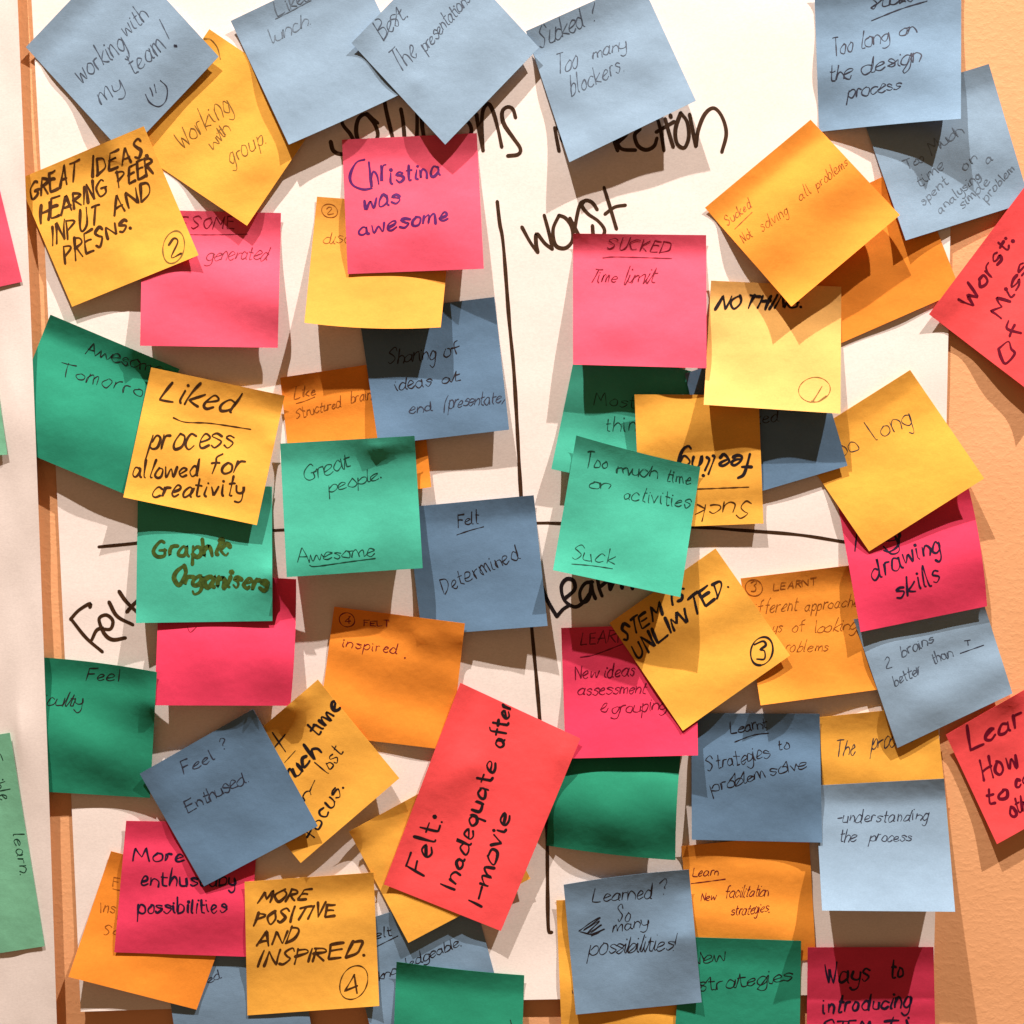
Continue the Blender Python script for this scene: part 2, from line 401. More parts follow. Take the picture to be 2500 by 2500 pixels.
NOTES = []
def it_pen(it):
    return it[8] if it[0] == 't' else (it[6] if it[0] == 'o' else it[3])
def write(o, sh, items, seed):
    """items: ('t', text, zone, x0,y0,x1,y1, cap, pen, ink, slant, join) / ('l', zone, pts, pen, ink) / ('o', zone, cx,cy,rx,ry, pen, ink)"""
    rnd = random.Random(seed*7+3)
    hand = (rnd.uniform(.88, 1.12), rnd.uniform(-.03, .24), rnd.uniform(.16, .33), rnd.uniform(-.45, .45))
    for it in items:
        if it[0] == 't':
            _, txt, z, x0, y0, x1, y1, cap, pen, ink = it[:10]
            sl = it[10] if len(it) > 10 else .15; jn = (it[11] if len(it) > 11 else False) and pen < 14
            st = word_strokes(txt, zp(z, x0, y0), zp(z, x1, y1), cap*K*(.82 if txt.isupper() else .92), sl, rnd, jn, hand)
            ink_mesh("handwriting", sh, st, pen*K*(.74 if it_pen(it)<12 else (.78 if 'navy' in it else .9)), INK[ink], o, rnd)
        elif it[0] == 'l':
            _, z, pts, pen, ink = it[:5]; nm = it[5] if len(it) > 5 else "underline"
            q = np.array([zp(z, *a) for a in pts])
            if len(q) > 2: q = spline(q)
            ink_mesh(nm, sh, [q], pen*K*(.74 if it_pen(it)<12 else (.78 if 'navy' in it else .9)), INK[ink], o, rnd)
        elif it[0] == 'L':      # several pen strokes forming one mark
            _, z, sts, pen, ink = it[:5]; nm = it[5] if len(it) > 5 else "handwriting"
            qs = [spline(np.array([zp(z, *a) for a in pts])) for pts in sts]
            ink_mesh(nm, sh, qs, pen*K*(.74 if it_pen(it)<12 else (.78 if 'navy' in it else .9)), INK[ink], o, rnd)
        elif it[0] == 'o':
            _, z, cx, cy, rx, ry, pen, ink = it[:8]
            tl = it[8] if len(it) > 8 else .3
            ink_mesh("number_circle", sh, [px_circle(zp(z, cx, cy), rx*K, ry*K, rnd, tl)], pen*K*(.74 if it_pen(it)<12 else (.78 if 'navy' in it else .9)), INK[ink], o, rnd)

SEED = [10]
def note(col, corners, label, lift=(3, 3), p=1.6, base=0.1, mode='', bend=0, bow=(0,0,0,0), ink=(), name="sticky_note",
         cat="sticky note", group="sticky notes on the flip chart sheets", n=26, amp=0.00065, bulge=0):
    SEED[0] += 1
    sh = Sheet(corners, bow); sh.drape(own_height(SEED[0], lift, p, base, mode, bend, amp, bulge), n=n)
    o = sh.mesh(name, MAT[col]); o["label"] = label; o["category"] = cat
    if group: o["group"] = group
    write(o, sh, ink, SEED[0]); return o, sh

# ---- the big sheet, with its headings and the cross of marker lines
def sheet_own(seed, fn, amp):
    rnd = random.Random(seed); f1 = wav(rnd, amp, 5); f2 = wav(rnd, amp*.35, 5)
    def own(U, V): return fn(U, V)+f1(U*1.6, V*2.2)+f2(U*5, V*7)+1.2*amp+.00022*np.sin(V*52+2.2*np.sin(U*5+V*3))*(.6+.4*np.sin(U*7+V*4))+.0002
    return own
mainS = Sheet([(72,-90), (2332,-90), (2278,2426), (197,2470)], bow=(0,3,-6,-4))
mainS.drape(sheet_own(5, lambda U, V: .0006+.0022*np.clip((V-.9)/.1, 0, 1)**2+.0008*np.clip((U-.95)/.05, 0, 1), .0006), n=110, it=5)
main = mainS.mesh("flip_chart_sheet", MAT['sheet'])
main["label"] = "large cream paper sheet with marker cross and headings on the orange wall"; main["category"] = "paper sheet"
mk = 'marker'
rr = random.Random(3)
def big(name, z, sts, pen, label=None, ink='marker'):
    qs = [spline(np.array([zp(z, *a) for a in pts])) if len(pts) > 2 else np.array([zp(z, *a) for a in pts]) for pts in sts]
    o = ink_mesh(name, mainS, qs, pen*K, INK[ink], main, rr, vary=.12)
    if label and o: o["label"] = label
big("heading", 2, [[(770,690),(665,745),(650,830),(705,905),(730,970),(700,1025),(640,1038),(590,1015),(572,955)],
  [(850,800),(800,770),(755,810),(745,900),(780,985),(850,970),(890,915),(870,840),(815,770)],[(815,765),(890,830)],
  [(930,640),(945,740),(990,930)],[(1045,735),(1060,820),(1072,960)],[(1072,960),(1110,990),(1150,930),(1155,760)],
  [(1185,740),(1190,860),(1215,1000)],[(1290,820),(1300,960)],[(1420,830),(1380,900),(1400,980),(1470,960),(1520,890),(1495,820),(1420,830)],
  [(1555,770),(1570,870),(1600,1015)],[(1598,1015),(1590,850),(1600,740),(1635,700),(1670,760),(1700,870),(1725,990)],
  [(1818,792),(1800,735),(1762,720),(1728,755),(1740,835),(1800,925),(1850,1000),(1835,1040),(1765,1050)]], 26, "word Solutions in thick brown marker")
big("heading", 3, [[(425,860),(440,940),(455,1018)],[(430,870),(520,820),(560,880),(470,930),(560,1010)],[(820,900),(830,960),(850,1015)],
  [(850,960),(910,900),(860,890),(850,960),(880,1005),(970,1012)],[(1000,870),(965,910),(985,980),(1040,1010),(1095,985),(1115,930)],
  [(1115,790),(1140,880),(1162,1015)],[(1110,890),(1230,820)],[(1170,800),(1195,890),(1225,990)],[(1205,775),(1210,790)],
  [(1275,760),(1240,870),(1250,965),(1300,995),(1330,920),(1318,820),(1275,760)],[(1335,770),(1355,870),(1378,985)],
  [(1378,985),(1395,870),(1440,765),(1500,728),(1555,790),(1582,900),(1552,1025)]], 26, "word Reflection in thick brown marker")
big("heading", 3, [[(205,1530),(260,1630),(310,1700)],[(312,1700),(300,1640),(305,1575),(360,1640),(410,1678)],[(410,1675),(385,1560),(355,1450)],
  [(455,1450),(415,1545),(430,1650),(495,1672),(545,1620),(540,1530),(500,1470),(455,1450)],[(528,1470),(560,1530),(600,1610)],
  [(560,1560),(575,1460),(600,1370),(640,1350)],[(712,1412),(680,1365),(635,1350),(610,1385),(650,1440),(720,1490),(762,1550),(740,1600),(690,1590),(680,1520)],
  [(758,1262),(800,1400),(842,1542)],[(765,1442),(830,1395),(902,1382)]], 25, "word worst in thick brown marker")
big("heading", 9, [[(480,860),(580,985),(690,1080)],[(475,860),(530,800),(605,755),(606,778)],[(618,1000),(650,935),(690,918)],
  [(690,925),(745,925),(760,870),(720,832),(675,845),(670,880),(705,960),(760,998),(845,985)],[(735,745),(790,840),(895,897)],
  [(803,673),(850,740),(940,830)],[(855,810),(890,770),(960,700)]], 24, "word Felt in thick dark marker")
big("heading", 11, [[(340,640),(380,740),(440,842)],[(440,842),(480,795),(525,765)],[(495,720),(560,660),(550,600),(505,590),(470,640),(490,730),(560,778),(620,745),(660,690)],
  [(680,610),(630,620),(595,680),(610,745),(650,730),(670,660),(672,610)],[(672,610),(680,670),(700,722)],[(715,590),(725,650),(745,705)],[(735,640),(790,595)],
  [(790,595),(800,660)],[(800,660),(830,600),(870,590),(880,650)],[(930,560),(950,655)]], 26, "word Learnt in thick black marker", 'black')
big("divider_line", 1, [[((1214)/K,(492)/K),(1220/K,545/K),(1229/K,600/K),(1243/K,781/K),(1256/K,926/K),(1272/K,1209/K),(1288/K,1400/K),(1298/K,1531/K),(1310/K,1660/K),(1318/K,1760/K),(1332/K,1960/K),(1336/K,2064/K),(1337/K,2180/K),(1339/K,2268/K),(1347/K,2276/K)]], 25)
big("divider_line", 1, [[(241/K,1335/K),(333/K,1326/K),(480/K,1308/K),(667/K,1295/K),(1000/K,1282/K),(1312/K,1277/K),(1368/K,1278/K),(1691/K,1287/K),(1800/K,1294/K),(1945/K,1305/K),(2061/K,1323/K)]], 22)

T = lambda *a: ('t',)+a
# ---- upper left
note('orange', [(684,922),(1020,872),(1053,1189),(718,1239)], "orange note headed Like, tucked behind the blue and green notes", lift=(2,3), ink=[
 T('Like',6,330,1030,465,1005,80,7,'ball_orange',.2,True), ('l',6,[(340,1062),(400,1045),(465,1018)],6,'ball_orange'),
 T('Structured',6,335,1170,640,1085,80,6,'ball_orange',.2,True), T('brainstorm',6,708,1060,1010,1000,85,7,'ball_orange',.2,True)])
note('blue_shaded', [(876,765),(1207,725),(1243,1049),(924,1086)], "blue note about sharing of ideas, left of the long vertical marker line", lift=(6,7.5), p=1.3, ink=[
 T('Sharing',6,955,800,1280,765,125,9,'black',.25,True),T('of',6,1335,750,1440,722,110,9,'black',.2,True),T('ideas',6,1010,975,1250,945,105,9,'black',.2,True),
 T('at',6,1330,930,1440,905,85,9,'black',.2,True),T('end',6,1105,1135,1255,1110,85,8,'ball_dark',.2,True),T('(presentate)',6,1330,1105,1740,1055,105,8,'ball_dark',.25,True)])
note('amber', [(774,480),(1106,505),(1076,799),(743,788)], "amber note marked 2 with curled lower edge beneath the purple inked pink note", lift=(14,15), p=1.5, bow=(0,0,8,0), ink=[
 ('o',2,565,1420,55,45,6,'ball_orange'),T('2',2,548,1445,588,1440,60,6,'ball_orange'),T('discussion',2,520,1645,1000,1640,100,6,'ball_orange',.25,True)])
note('pink', [(348,512),(686,520),(678,849),(342,844)], "pink note reading generated with red ink, left of centre near the top", bulge=2.6, lift=(9,8.5), mode='s', ink=[
 T('AWESOME',1,1030,1535,1580,1540,95,8,'ball_pink',.2),('l',1,[(1180,1578),(1400,1582),(1665,1578)],7,'ball_pink'),
 T('Ideas',1,1020,1760,1300,1750,100,8,'ball_pink',.2),T('generated',1,1390,1755,1800,1750,105,8,'ball_pink',.4,True)])
note('yellow', [(317,358),(511,71),(797,264),(603,551)], "yellow tilted note reading Working with group", lift=(5,4), p=1.3, ink=[
 ('l',1,[(1375,260),(1420,265),(1465,320),(1485,398)],8,'ball_yellow','handwriting'),
 T('Working',1,1235,1008,1560,735,175,8,'ball_yellow',.05),T('with',1,1440,1010,1560,880,110,8,'ball_yellow',.1,True),T('group.',1,1560,1110,1790,960,135,8,'ball_yellow',.1)])
note('blue', [(63,115),(292,-126),(534,138),(305,379)], "blue note with a smiley face reading working with my team, top left corner", lift=(3.5,5), mode='c', bow=(0,0,0,0), ink=[
 T('working',1,550,560,850,330,135,9,'ball_blue',.1),T('with',1,850,250,1005,115,120,8,'ball_blue',.1),T('my',1,690,705,830,600,125,8,'ball_blue',.1),
 T('team',1,905,505,1115,320,150,9,'ball_blue',.1),('l',1,[(1075,130),(1105,190),(1140,262)],8,'ball_blue','handwriting'),
 ('L',1,[[(1176,305),(1186,318),(1180,300),(1190,312)]],17,'ball_dark','full_stop'),
 ('L',1,[[(1010,590),(1022,615),(1030,645)],[(1040,568),(1046,595),(1052,622)],[(980,635),(1010,690),(1070,717),(1118,675),(1125,590),(1080,540)]],9,'ball_dark','smiley_face')])
note('yellow', [(43,438),(351,308),(485,623),(176,749)], "yellow note in black capitals starting GREAT IDEAS, far left", lift=(4,6), p=1.5, ink=[
 T('GREAT',1,205,1345,520,1212,140,17,'brown',.25),T('IDEAS.',1,625,1198,990,1045,145,18,'brown',.25),T('HEARING',1,275,1505,720,1310,135,19,'brown',.25),
 T('PEER',1,800,1265,1030,1165,130,18,'brown',.25),T('INPUT',1,355,1655,670,1500,150,17,'brown',.3),T('AND',1,775,1450,1010,1335,135,17,'brown',.25),
 T('PRES',1,440,1775,700,1650,150,18,'brown',.2),T('NS.',1,725,1610,880,1535,85,18,'brown',.2),
 ('o',1,1170,1665,70,112,11,'ball_yellow',.25),T('2',1,1150,1735,1222,1712,110,13,'brown',.2)])
note('blue', [(563,51),(869,-95),(1017,211),(705,353)], "blue note reading Like lunch, second along the top edge", lift=(9,6), p=1.4, bow=(0,0,2,0), ink=[
 T('Liked',2,215,110,440,-15,100,8,'pencil',.1,True),('l',2,[(200,126),(320,65),(440,0)],7,'pencil'),T('lunch.',2,180,290,430,165,100,8,'pencil',.1,True)])
note('pink', [(835,341),(1164,325),(1181,656),(849,669)], "hot pink note with purple marker writing at upper centre", bulge=1.8, lift=(5,9.5), mode='s', ink=[
 ('L',2,[[(800,1075),(745,1095),(703,1180),(720,1245),(790,1276),(850,1268)]],17,'purple'),
 T('hr',2,850,1255,950,1225,190,17,'purple',.05,True),T('istina',2,975,1240,1310,1180,120,16,'purple',.1,True),T('was',2,795,1412,1035,1370,130,17,'purple',.1,True),
 T('awesome',2,760,1592,1355,1485,115,16,'purple',.1,True)])
note('blue', [(1284,76),(1563,-49),(1699,246),(1390,396)], "blue note reading Too many blockers above the word Reflection", lift=(9,14), p=1.4, ink=[
 T('Sucked ?',3,330,325,710,135,140,8,'ball_blue',.15,True),T('Too',3,440,505,580,460,130,8,'ball_blue',.15),T('many',3,685,398,905,330,90,8,'ball_blue',.15,True),
 T('blockers.',3,540,640,890,480,120,8,'ball_blue',.15)])
note('blue', [(858,105),(1087,-132),(1316,116),(1087,353)], "blue diamond tilted note reading Best, top centre, its tip over the pink note", lift=(8,5), p=1.3, ink=[
 T('Best.',2,930,270,1085,110,130,8,'ball_blue',.1,True),T('The',2,1040,490,1160,370,150,8,'ball_blue',.1),T('presentations',2,1215,350,1520,0,95,8,'ball_blue',.1,True)])
# ---- upper right
note('orange', [(1915,540),(2225,400),(2345,710),(2030,848)], "plain orange note under the tilted orange note at upper right", lift=(1,1), amp=.0003)
note('blue', [(2095,255),(2414,156),(2514,492),(2211,587)], "blue tilted note with faint writing about a simple problem, right edge", lift=(2.5,2), p=1.2, ink=[
 T('Too',4,1140,1145,1260,1085,90,8,'pencil',.1),T('Much',4,1310,1040,1525,890,95,8,'pencil',.1,True),T('time',4,1230,1260,1400,1130,90,8,'pencil',.1),
 T('spent',4,1255,1385,1420,1230,75,8,'pencil',.1),T('analysing',4,1370,1440,1640,1190,75,8,'pencil',.1),T('on',4,1535,1150,1620,1070,75,8,'pencil',.1),
 T('simple',4,1520,1405,1700,1230,75,8,'pencil',.1),T('a',4,1685,1105,1722,1075,70,8,'pencil',.1),T('problem',4,1680,1360,1870,1140,70,8,'pencil',.1)])
note('steel', [(1988,-30),(2347,-55),(2346,290),(2000,322)], "upright blue note about the design process at the top right", lift=(.8,15), p=1.7, bow=(0,0,-2,0), ink=[
 T('Sucked',4,900,60,1260,-20,110,9,'ball_dark',.2,True),('l',4,[(905,138),(1100,60),(1280,5)],9,'ball_dark'),
 T('Too',4,645,380,780,350,130,9,'ball_dark',.1),T('long',4,845,325,1020,275,110,9,'ball_dark',.15,True),T('on',4,1095,245,1205,215,80,9,'ball_dark',.15,True),
 T('the',4,620,550,775,520,110,9,'ball_dark',.15,True),T('design',4,840,500,1235,410,110,9,'ball_dark',.15,True),T('process',4,745,660,1100,600,95,9,'ball_dark',.15,True)])
# ---- right middle, from the back
note('yellow', [(2001,1751),(2284,1722),(2318,2028),(2014,2040)], "yellow note reading The process, between three blue notes at lower right", lift=(1,1), ink=[
 T('The',12,655,1790,795,1770,115,8,'ball_dark',.1),T('process',12,905,1745,1190,1690,115,8,'ball_dark',.15,True)])
note('tangerine', [(1808,1412),(2135,1373),(2185,1678),(1857,1722)], "orange note marked 3 LEARNT beside the pink drawing skills note", lift=(6,4), p=2.2, ink=[
 ('o',12,112,648,58,55,7,'ball_orange'),T('3',12,95,675,130,665,60,7,'ball_orange'),T('LEARNT',12,245,668,535,628,55,7,'ball_orange',.1),
 T('Different',12,60,835,400,800,85,7,'ball_orange',.15),T('approaches',12,455,808,860,765,75,7,'ball_orange',.15),T('ways',12,130,965,300,945,70,7,'ball_orange',.15),
 T('of',12,372,950,450,938,80,7,'ball_orange',.15,True),T('looking',12,525,950,800,925,80,7,'ball_orange',.15,True),T('problems',12,270,1085,610,1078,75,7,'ball_orange',.15)])
note('blue', [(2084,1512),(2400,1468),(2472,1693),(2191,1826)], "blue note about 2 brains at the lower right edge of the sheet", lift=(2.5,2.5), p=1.4, ink=[
 T('2',12,1005,1190,1045,1180,75,8,'ball_blue',.1),T('brains',12,1115,1120,1325,1010,80,8,'ball_blue',.15,True),T('better',12,1065,1310,1240,1225,85,8,'ball_blue',.15,True),
 T('than',12,1330,1165,1450,1110,80,8,'ball_blue',.15,True),('L',12,[[(1530,1005),(1570,1000)],[(1552,1003),(1556,1035)]],8,'ball_dark'),('l',12,[(1503,1090),(1660,1035)],9,'ball_dark')])
note('pink_shaded', [(2043,1215),(2362,1180),(2410,1480),(2101,1543)], "pink note reading drawing skills at the right edge of the sheet", bulge=2.5, lift=(5,5), mode='s', bow=(0,7,0,0), ink=[
 T('My',12,800,395,1090,330,150,16,'navy',.1),('l',12,[(985,370),(1040,420),(1092,395),(1065,300)],16,'navy','handwriting'),
 T('drawing',12,910,600,1370,400,150,16,'navy',.1,True),T('skills',12,1080,725,1370,600,150,16,'navy',.1,True)])
note('yellow', [(1941,1081),(2222,903),(2403,1168),(2122,1346)], "yellow tilted note reading Too long, overlapping the bare wall at right", lift=(5,10), p=1.4, ink=[
 T('T',8,620,1460,700,1430,140,7,'ball_dark',.1),T('oo',8,690,1425,820,1385,175,7,'ball_dark',.05),T('long',8,935,1310,1190,1195,170,7,'ball_dark',-.1)])
note('teal', [(1410,835),(1722,915),(1660,1200),(1346,1145)], "teal note with a rounded corner half hidden beneath the SUCKED pink note", lift=(7,3), p=1.8, bow=(0,0,3,0), ink=[
 T('Most',7,690,1075,965,1090,100,7,'green_ink',.1),T('thing',7,770,1250,1040,1255,120,7,'green_ink',.05)])
note('blue_shaded', [(1672,912),(1974,812),(2069,1137),(1748,1232)], "blue note in shadow between the yellow NOTHING and yellow Too long notes", lift=(2,3), ink=[
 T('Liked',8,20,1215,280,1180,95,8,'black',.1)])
note('yellow', [(1864,1278),(1563,1290),(1549,963),(1852,964)], "yellow note stuck upside down, writing inverted, above the STEM note", lift=(3,3), base=3.2, p=1.0, ink=[
 T('feeling',7,1785,1400,1270,1425,170,19,'black',.1),('l',7,[(1340,1640),(1560,1632),(1735,1625)],9,'brown'),T('Sucks',7,1750,1722,1290,1750,125,10,'brown',.05)])
note('lemon', [(1736,685),(2054,700),(2052,1010),(1718,988)], "pale yellow note reading NOTHING, marked 1 in a circle", lift=(13,15), p=1.5, ink=[
 T('NOTHING.',7,1515,425,2080,415,105,18,'black',.3),('o',8,520,970,105,84,7,'ball_yellow',-.2),('L',8,[[(572,945),(540,1000),(507,1050)],[(500,1045),(545,1050),(600,1010)]],10,'ball_yellow')])
note('tangerine', [(1721,507),(1979,292),(2197,525),(1932,748)], "orange diamond tilted note about not solving all problems, upper right", bulge=2.5, lift=(9,14), mode='w', ink=[
 T('Sucked',3,1590,1520,1755,1395,70,7,'ball_orange',.1),('l',3,[(1640,1542),(1755,1430)],7,'ball_orange'),T('Not',4,45,1640,105,1590,70,6,'ball_orange',.1),
 T('solving',4,170,1560,345,1440,80,6,'ball_orange',.1),T('all',4,425,1358,500,1300,75,6,'ball_orange',.1),T('problems',4,540,1275,750,1110,70,6,'ball_orange',.1)])
note('pink', [(1399,570),(1724,574),(1725,899),(1399,890)], "pink note reading SUCKED Time limit just under the heading worst", bulge=1.6, lift=(13,13), mode='', p=1.15, ink=[
 T('SUCKED',3,775,1678,1190,1705,92,9,'ball_pink',.15),('l',3,[(750,1738),(850,1731),(1215,1742)],9,'ball_pink'),
 T('Time',3,655,1905,830,1908,95,9,'ball_pink',.25),T('limit',3,885,1918,1100,1910,110,9,'ball_pink',.3,True)])
note('coral', [(2268,767),(2600,325),(2870,530),(2540,975)], "coral red note reading Worst, cut by the right edge of the picture", lift=(6,5), p=1.3, ink=[
 T('Worst:',8,1575,430,1850,-30,125,18,'wine',.0),T('Missed',8,1775,490,2060,-60,105,18,'wine',.0),T('Of',8,1840,810,1930,560,125,18,'wine',.0)])
# ---- lower right, from the back
note('tangerine', [(1663,2066),(1975,2035),(1992,2342),(1692,2370)], "orange note about new facilitation strategies, right of the Learned note", lift=(2,1.5), ink=[
 T('Learn',15,1355,938,1525,930,68,7,'wine',.15),('l',15,[(1345,985),(1450,972),(1575,955)],7,'wine'),T('New',15,1410,1105,1510,1095,62,7,'wine',.15),
 T('facilitation',15,1570,1083,1865,1070,88,7,'wine',.2,True),T('strategies.',15,1612,1200,1868,1178,80,7,'wine',.2,True)])
note('blue', [(1990,1918),(2305,1901),(2332,2226),(2007,2223)], "light blue note reading understanding the process, lower right", lift=(24,26), p=1.35, ink=[
 T('-understanding',16,662,580,1282,558,98,8,'ball_dark',.1),T('the',16,690,705,795,700,98,8,'ball_dark',.1,True),T('process',16,890,702,1170,700,90,8,'ball_dark',.1,True)])
note('blue_shaded', [(1688,1741),(2001,1743),(2007,2057),(1689,2050)], "blue note reading Strategies to problem solve", bulge=1.5, lift=(3,5), mode='s', ink=[
 T('Learnt',11,1610,1632,1860,1590,92,9,'black',.1,True),('l',11,[(1640,1687),(1760,1642),(1870,1627)],8,'black'),T('Strategies',11,1455,1885,1870,1795,115,8,'black',.15,True),
 T('to',12,275,1745,350,1735,85,8,'black',.1,True),T('problem',15,1490,372,1840,270,85,8,'black',.1,True),T('solve',16,225,262,460,208,90,8,'black',.15,True)])
note('green_shaded', [(1352,1788),(1668,1790),(1649,2100),(1334,2064)], "green wavy note below the pink New ideas note", bulge=6, lift=(1,6), bend=3, mode='c', bow=(0,-5,4,0))
note('pink_shaded', [(1370,1533),(1700,1522),(1704,1844),(1381,1852)], "pink note about new ideas and grouping, left corner under coral note", lift=(9,12), p=2.0, ink=[
 T('LEARNT',11,600,1038,960,1000,100,9,'wine',.15),('l',11,[(600,1116),(700,1098),(885,1028)],9,'wine'),T('New',11,560,1260,715,1252,88,9,'wine',.15),
 T('ideas',11,765,1252,965,1240,98,9,'wine',.15),T('assessment',11,582,1372,1040,1360,85,9,'wine',.15,True),T('e',11,745,1490,790,1470,85,9,'wine',.15),
 T('grouping',11,812,1500,1175,1468,92,9,'wine',.15,True)])
note('yellow', [(1488,1521),(1747,1339),(1929,1600),(1667,1784)], "yellow diamond note in black capitals STEM IS UNLIMITED, marked 3", lift=(8,5), p=1.6, ink=[
 T('STEM',11,895,1008,1150,830,112,19,'black',.15),T('IS',11,1228,760,1315,712,80,18,'black',.1),T('UNLIMITED.',11,985,1128,1590,655,118,19,'black',.15),
 ('o',12,165,1075,72,98,13,'black',.35),T('3',12,135,1135,205,1112,120,14,'black',.1)])
note('teal', [(1407,1063),(1710,1140),(1661,1458),(1350,1392)], "green note reading Too much time on activities, right of centre", bulge=1.2, lift=(18,23), p=1.3, bow=(-3,0,0,0), ink=[
 T('Too',7,625,1498,775,1505,115,8,'green_ink',.05),T('much',7,845,1535,1115,1560,115,8,'green_ink',.0,True),T('time',7,1180,1585,1335,1605,95,8,'green_ink',.0),
 T('on',7,655,1635,800,1640,90,8,'green_ink',.0,True),T('activities',7,890,1705,1335,1765,110,8,'green_ink',.0),
 T('Suck',11,540,460,830,490,120,8,'green_ink',.0),('l',11,[(540,488),(680,500),(815,520)],8,'green_ink')])
note('yellow', [(1358,2198),(1680,2190),(1690,2530),(1372,2545)], "mustard yellow note mostly hidden behind the blue Learned note", lift=(3,3), ink=[('l',15,[(543,1705),(548,1725)],8,'ball_dark','handwriting')])
note('green', [(1665,2287),(1956,2297),(1951,2625),(1640,2620)], "green note reading New strategies at the bottom edge", lift=(3,4), ink=[
 T('New',15,1340,1545,1580,1500,95,8,'black',.1,True),T('strategies',15,1400,1715,2025,1640,105,8,'black',.1,True)])
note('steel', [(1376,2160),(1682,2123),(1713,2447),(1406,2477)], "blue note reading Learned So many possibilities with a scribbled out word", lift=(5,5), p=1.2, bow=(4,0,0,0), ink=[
 T('Learned',15,680,1112,1080,1085,105,8,'black',.25,True),T('?',15,1135,1055,1185,1050,110,7,'ball_dark',.1),T('So',15,850,1242,925,1238,115,8,'black',.15),
 T('many',15,815,1318,1050,1275,85,8,'black',.25,True),T('possibilities!',15,655,1470,1225,1430,125,8,'black',.25,True),
 ('L',15,[[(590,1305),(680,1240),(735,1215),(620,1300),(730,1235),(640,1325),(745,1260),(660,1330),(765,1290),(670,1340),(740,1300),(690,1330),(600,1310)]],9,'black','scribble')])
note('pink_shaded', [(1972,2313),(2279,2312),(2286,2640),(1968,2640)], "pink note starting Ways to introducing at the bottom right", lift=(4,4), p=2.0, ink=[
 T('Ways',16,590,1662,885,1640,165,17,'navy',.05,True),T('to',16,1040,1622,1115,1612,135,17,'navy',.1),T('introducing',16,575,1865,1160,1815,125,17,'navy',.1,True),
 T('STEM',16,575,1990,890,1985,105,17,'navy',.1),T('ti',16,1000,1960,1180,1950,100,17,'navy',.1)])
note('coral', [(2309,1794),(2609,1622),(2740,1890),(2434,2061)], "coral note reading Learn How to, cut by the right edge, lower down", lift=(4,4), p=1.8, ink=[
 T('Learn',12,1570,1735,2020,1530,165,18,'wine',.05),T('How',16,1665,290,1895,185,160,18,'wine',.0),T('to',16,1690,455,1830,400,120,21,'wine',.0),
 T('cater',16,1885,340,2080,240,110,18,'wine',.0),T('others',16,1850,535,2060,425,120,18,'wine',.0)])
# ---- left and centre
note('blue_shaded', [(997,1238),(1303,1209),(1337,1528),(1031,1551)], "blue note reading Felt Determined at the centre of the cross", lift=(2.5,12), p=1.3, bow=(0,0,0,3), ink=[
 T('Felt',10,1430,240,1565,212,100,9,'black',.05),('l',10,[(1422,292),(1510,262),(1602,237)],8,'black'),T('Determined',10,1340,690,1845,445,120,8,'black',-.05)])
note('teal', [(684,1083),(1012,1064),(1032,1387),(700,1409)], "green note reading Great people Awesome, left of centre", bulge=2.2, lift=(16,13), mode='s', bow=(0,0,0,0), ink=[
 T('Great',6,405,1590,705,1480,130,8,'green_ink',.1,True),T('people.',6,562,1665,905,1570,105,8,'green_ink',.1,True),T('Awesome',10,350,478,865,430,105,8,'green_ink',.05,True),
 ('l',10,[(430,495),(470,504),(680,475),(872,450)],8,'green_ink')])
note('green', [(123,768),(438,901),(315,1211),(0,1078)], "dark green note reading Awesome Tomorrow, far left", bulge=2, lift=(3,4), bend=2, mode='c', ink=[
 T('Awesome',5,570,722,1080,875,95,8,'black',.0,True),T('Tomorrow',5,395,870,1060,1045,100,8,'black',.0)])
note('pink_shaded', [(390,1395),(723,1414),(709,1723),(377,1722)], "blank pink note under the green Graphic Organisers note", bulge=3.2, lift=(10,9), mode='s', bow=(0,4,0,0), ink=[
 ('l',9,[(1260,905),(1282,948),(1325,912)],6,'ball_pink','handwriting')])
note('teal', [(337,1170),(664,1188),(665,1516),(332,1521)], "green note reading Graphic Organisers in thick olive marker", lift=(8.5,5), p=1.2, bow=(0,0,0,0), ink=[
 T('Graphic',9,1035,445,1545,425,130,29,'olive',.0),T('Organisers',9,1170,625,1800,665,140,29,'olive',.0)])
note('yellow', [(369,897),(695,966),(627,1282),(301,1214)], "yellow note reading Liked process allowed for creativity", lift=(5,8), p=1.3, ink=[
 T('Liked',5,1085,1030,1560,1112,160,16,'marker',.25),('l',5,[(1168,1158),(1250,1188),(1420,1196),(1690,1236)],10,'marker'),
 T('process',5,1005,1370,1560,1370,190,16,'marker',.0),T('allowed',5,890,1562,1335,1555,140,16,'marker',.0),T('for',5,1405,1535,1620,1530,150,16,'marker',.1),
 T('creativity',5,1020,1695,1640,1680,135,16,'marker',.05)])
note('green_shaded', [(50,1602),(383,1641),(366,1948),(58,1930)], "green note reading Feel beside the left sheet edge", bulge=2.2, lift=(4,2), mode='c', bow=(6,0,0,0), ink=[
 T('Feel',9,575,1272,800,1275,88,8,'black',.15),T('Difficulty',9,80,1440,550,1445,95,8,'black',.2,True)])
